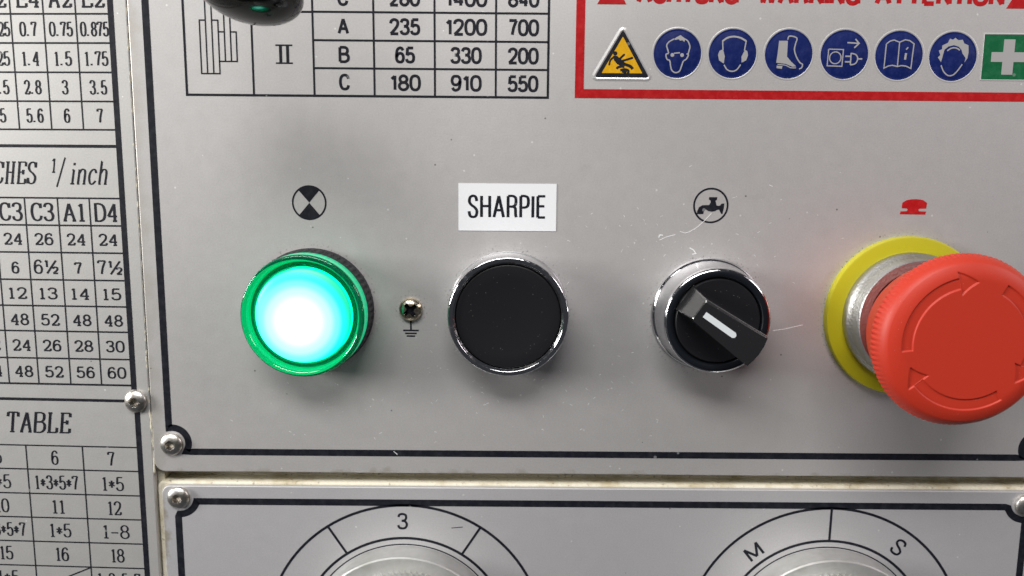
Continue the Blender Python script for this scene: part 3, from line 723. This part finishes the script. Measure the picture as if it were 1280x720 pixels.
def hexscrew(x, z, label, first=[None], off=0., par_rz=0):
    if first[0] is None:
        o = sc_mesh.build('hex_socket_screw', M_steel, None, smooth=True, angle=32); first[0] = o
    else:
        o = first[0].copy(); COL.objects.link(o)
    o.location = (x*MM, -off*MM, z*MM); o.rotation_euler = (0, random.uniform(0, 1), par_rz)
    return tag(o, label, 'screw', 'round headed hex socket screws holding the plates')
hexscrew(-87.42, -68.4, 'domed hex socket screw with yellow grime, lower left corner of the large control panel')
hexscrew(-86.4, -82.9, 'round headed hex socket screw in the upper left corner of the lower dial plate')
a = -3.4
hexscrew(-92.62+a*math.cos(AL), -57.05, 'round headed hex socket screw on the border line of the number chart plate', off=a*math.sin(AL), par_rz=-AL)
hexscrew(135.9, -83.5, 'domed hex socket screw at the upper right corner of the lower dial plate')
def cross(x, z):
    a = R(38); u, v = x*math.cos(a)+z*math.sin(a), -x*math.sin(a)+z*math.cos(a)
    d = 0
    for p, q in ((u, v), (v, u)):
        t = max(0, min(1, (.50-abs(p)*1.0)/.10))*max(0, min(1, (1.85-abs(q))/.25)); d = max(d, t)
    t = max(0, min(1, (.95-math.hypot(x, z))/.2)); return max(d*1.5, t*1.7)
es = domed(lambda r: .2+1.75*(max(0, 1-(r/3.1)**2.6))**.6, 2.95, cross, 128, 48).build('earth_screw', M_brass, None, smooth=True, angle=32)
es.data.materials.append(K_black)
for p in es.data.polygons:
    x_, h_, z_ = p.center/MM; rr_ = math.hypot(x_, z_)
    if rr_ < 2.2 and cross(x_, z_) > .8: p.material_index = 1   # recess painted black to stand in for its shade
es.location = (-25.1*MM, 0, -32.5*MM); tag(es, 'small cross recessed earthing screw between the green lamp and the black button', 'screw')

# ------------------------------------------------------------------ indicator lamp
lx, lz = -50.0, -32.8
lamp = empty('indicator_lamp', lx, 0, lz); tag(lamp, 'round green indicator lamp, lit and glowing white in the middle', 'lamp')
mb = MB()
mb.lathe([(15.6, 0), (15.6, .6), (15.25, .9), (15.25, 4.6), (14.9, 5.1), (10, 5.1)], seg=240, rf=lambda k, r, h, a: r+(.16*(1 if math.sin(a*60) > 0 else -1) if 2 <= k <= 3 else 0))
mb.build('collar', M_rubber, lamp, smooth=True)
mb = MB()   # clear green cap: ring wall and stepped rim
mb.lathe([(13.2, 5.12), (14.75, 5.12), (15.0, 5.5), (14.95, 9.6), (14.75, 10.1), (14.35, 10.3), (13.85, 10.2), (13.3, 9.4), (13.05, 8.6), (12.6, 8.2), (12.3, 8.5), (12.1, 8.7), (11.85, 8.3), (11.8, 5.12), (13.2, 5.12)], seg=128)
lr = mb.build('lens_rim', M_lens, lamp, smooth=True, angle=50)
lr.data.materials.append(M_glow)      # emission added to the outer wall, standing in for LED light passing through
for p in lr.data.polygons:
    if math.hypot(p.center.x, p.center.z) > .01480 and p.center.y > -.0098: p.material_index = 1
mb = MB()
mb.lathe([(11.6, 8.7), (11.4, 9.4), (10.8, 9.85), (8, 10.3), (4, 10.5), (0, 10.55)], seg=96)
mb.build('lit_lens', M_led, lamp, smooth=True)
mb = MB(); mb.lathe([(11.65, 5.15), (11.65, 8.72), (11.5, 8.72)], seg=96); mb.build('diffuser_wall', M_side, lamp, smooth=True)

# ------------------------------------------------------------------ push button
px_, pz_ = -.45, -32.8
pb = empty('push_button', px_, 0, pz_); tag(pb, 'round black push button with polished chrome bezel under the white sticker', 'push button')
mb = MB()
mb.lathe([(15.2, 0), (15.2, .3), (14.95, .55), (14.75, .8), (14.7, 8.6), (14.6, 9.0), (14.35, 9.2), (13.55, 9.3), (13.4, 9.2), (13.15, 8.7), (12.95, 8.6), (12.85, 8.3), (12.75, 7.0), (12.6, 6.6), (10, 6.6)], seg=128)
mb.build('bezel', M_chrome, pb, smooth=True, angle=50)
mb = MB()
mb.lathe([(12.7, 6.5), (12.7, 8.35), (12.6, 8.5), (12.3, 8.55), (9.5, 8.3), (6, 8.05), (3, 7.95), (0, 7.9)], seg=96)
mb.build('button_cap', M_blackp, pb, smooth=True, angle=60)

# ------------------------------------------------------------------ selector switch
qx, qz = 50.1, -33.2
sw = empty('selector_switch', qx, 0, qz); tag(sw, 'black rotary selector switch with slanted handle, white pointer line and chrome bezel', 'switch')
mb = MB()
mb.lathe([(14.4, 0), (14.4, .5), (14.1, 1.0), (13.7, 1.3), (13.5, 2.2), (13.3, 2.5), (13.0, 8.6), (12.9, 9.4), (12.6, 9.85), (12.3, 10.0)], seg=128)
mb.build('bezel', M_chrome, sw, smooth=True, angle=40)
mb = MB(); mb.lathe([(12.28, 9.9), (12.15, 10.02), (11.0, 9.9), (10.6, 9.5), (10.5, 8.5), (8, 8.5)], seg=128)
mb.build('face_ring', M_navy, sw, smooth=True, angle=50)
mb = MB(); mb.lathe([(10.25, 8.4), (10.25, 9.7), (10.0, 9.95), (9.6, 9.9), (6, 9.4), (0, 9.2)], seg=96)
mb.build('rotor_disc', M_blackp, sw, smooth=True, angle=50)
# handle: tapered grip, wider at the pointer end, with drafted sides and a sloped tail
mb = MB()
def hrow(h, s0, s1, w0, w1, c=-.35):
    pts = [(s0, c-w0), (s0, c+w0)]
    pts += [(s0+(s1-s0)*t, c+w0+(w1-w0)*t) for t in (.25, .5, .75)]
    pts += [(s1-.25, c+w1), (s1+.15, c+w1*.55), (s1+.3, c), (s1+.15, c-w1*.55), (s1-.25, c-w1)]
    pts += [(s0+(s1-s0)*t, c-w0-(w1-w0)*t) for t in (.75, .5, .25)]
    return [mb.vert(x, h, z) for x, z in pts]
rows_h = [hrow(9.0, -10.1, 9.6, 3.6, 4.1, -.1), hrow(9.9, -10.0, 9.8, 3.55, 4.1, -.1), hrow(14.0, -8.5, 10.0, 3.1, 4.1, -.2), hrow(16.6, -7.5, 9.9, 2.85, 4.0, -.2), hrow(17.1, -7.0, 9.6, 2.25, 3.6, -.7)]
for A, B in zip(rows_h, rows_h[1:]): mb.quadstrip(B, A, True)
mb.f.append(tuple(rows_h[-1])); mb.f.append(tuple(rows_h[0][::-1]))
han = mb.build('handle', M_handle, sw, bevel=.42)
HA = R(34.6); han.rotation_euler = (0, HA, 0)
mb = MB(); mb.poly([(-5.8, -1.3), (2.7, -1.3), (3.2, -.9), (3.2, -.3), (2.7, .15), (-5.8, .15)], 16.8, 17.22)
pt = mb.build('pointer_line', M_white, han)

# ------------------------------------------------------------------ emergency stop
ex, ez = 99.8, -33.2
em = empty('emergency_stop', ex, 0, ez); tag(em, 'big red mushroom emergency stop button with turn arrows on a yellow disc', 'emergency stop button')
mb = MB(); mb.lathe([(20.2, 0), (20.2, 1.5), (20.0, 1.9), (19.6, 2.05), (14, 2.05)], seg=128); mb.build('yellow_disc', M_yellow, em, smooth=True, angle=40)
mb = MB(); mb.lathe([(16.3, 2.0), (16.3, 3.8), (16.0, 4.3), (15.2, 5.3), (15.0, 7.8), (14.7, 8.2), (13.4, 8.2), (12.6, 8.2)], seg=180, rf=lambda k, r, h, a: r+(.05*math.sin(a*90) if k in (2, 3) else 0)); mb.build('collar', M_zinc, em, smooth=True, angle=40)
# head: one skin, knurled rim, sunk arrows
hx, hz = .3, -1.3
def sd_arrow(r, a):
    """signed distance (mm, negative inside) to the three clockwise arrows"""
    best = 9
    for tail in (187, 61, 303):
        tip = tail-100
        R0 = 13.3
        da = (tail-math.degrees(a)) % 360      # degrees past the tail, clockwise
        if da > 180: da -= 360
        s_ = R(da)*R0; L_ = R(100)*R0; q = abs(r-R0-.0)
        hl = 3.9; hwid = 2.5; bw = 1.15
        d1 = max(-s_, s_-(L_-hl+.1), q-bw)
        t_ = s_-(L_-hl)
        d2 = max(-t_, (q-(hwid*(1-t_/hl)))*.84)
        best = min(best, d1, d2)
    return best
mb = MB(); SEG = 900
outer = [(12.4, 7.6), (13.2, 9.0), (14.3, 11.0), (15.4, 13.5), (16.5, 17.0), (17.4, 20.4), (18.0, 22.2), (18.55, 22.8), (18.95, 23.2), (19.1, 23.8), (19.1, 24.3), (18.95, 24.8), (18.75, 25.2), (18.4, 26.1), (17.9, 26.9), (17.2, 27.6)]
inner = [(17.2-.11*i, 27.6+.9*(1-(1-min(1, i/32))**2)) for i in range(1, 74)]+[(8.6, 28.5), (7, 28.5), (4, 28.5), (0, 28.5)]
rows = []
for k, (r, h) in enumerate(outer+inner):
    if r == 0: rows.append([mb.vert(hx, h, hz)]); break
    row = []
    for i in range(SEG):
        a = 2*PI*i/SEG; rr, hh = r, h
        if 6 <= k <= 12:
            wgt = (0.4, 1, 1, 1, 1, .8, .3)[k-6]; rr -= .22*wgt*(.5+.5*math.cos(a*100))**1.5
        if k >= len(outer) and r > 9:
            d = sd_arrow(r, a); t = max(0, min(1, (.14-d)/.28)); hh -= .30*t*t*(3-2*t)
        row.append(mb.vert(hx+1.022*rr*math.cos(a), hh, hz+1.022*rr*math.sin(a)))
    rows.append(row)
for A, B in zip(rows, rows[1:]):
    if len(B) == 1:
        for i in range(SEG): mb.f.append((A[i], A[(i+1) % SEG], B[0]))
    else: mb.quadstrip(A, B, True)
mb.build('mushroom_head', M_redp, em, smooth=True, angle=60)

# ------------------------------------------------------------------ dial knobs
def dial_knob(cx, label, tilt):
    o = empty('rotary_dial', cx, 0, DZ); tag(o, label, 'knob', 'round metal dial knobs')
    mb = MB(); mb.lathe([(25.8, 0), (25.7, .3), (25.5, 5.7), (25.2, 6.1), (24.9, 6.2), (20, 6.25)], seg=128); mb.build('skirt', M_alu, o, smooth=True, angle=30)
    mb = MB(); n = 180; rows = []
    nh = 22
    for j in range(nh+1):
        h = 6.2+j*.7; row = []
        for i in range(2*n):
            a = 2*PI*i/(2*n); k1 = math.cos(n/2*a+j*PI/2); k2 = math.cos(n/2*a-j*PI/2)
            row.append(mb.vert((21.8+.26*(k1+k2))*math.cos(a), h, (21.8+.26*(k1+k2))*math.sin(a)))
        rows.append(row)
    for A, B in zip(rows, rows[1:]): mb.quadstrip(A, B, True)
    mb.f.append(tuple(rows[-1])); mb.build('knurled_grip', M_alu, o, smooth=True, angle=80)
    return o
dial_knob(-27.5, 'round metal dial knob with knurled grip below the numeral 3', 0)
dial_knob(84.7, 'round metal dial knob below the letters M and S', 0)

# ------------------------------------------------------------------ lever ball
ob = empty('lever_knob', -51.6, 34, 36.5); tag(ob, 'glossy black lever knob hanging in front of the speed chart, cut by the top edge', 'lever knob')
mb = MB(); N = 48
for_prof = [(math.sin(PI*i/N), -math.cos(PI*i/N)) for i in range(N+1)]
for_prof[0] = (0, -1); for_prof[-1] = (0, 1)
mb.lathe(for_prof, seg=72)
mb.v = [(x*9.98, y*12.0, z*6.18-x*1.06) for x, y, z in mb.v]     # flattened grip, sagging to the right
k_ = mb.build('ball', M_knob, ob, smooth=True, angle=180)
mb = MB(); mb.tube([(-1, 0, 4.5), (-1, 0, 30), (2, -10, 60), (4, -34, 80)], [3.6, 3.8, 4.4, 5.0], 24); mb.build('lever_rod', M_zinc, ob, smooth=True, angle=60)
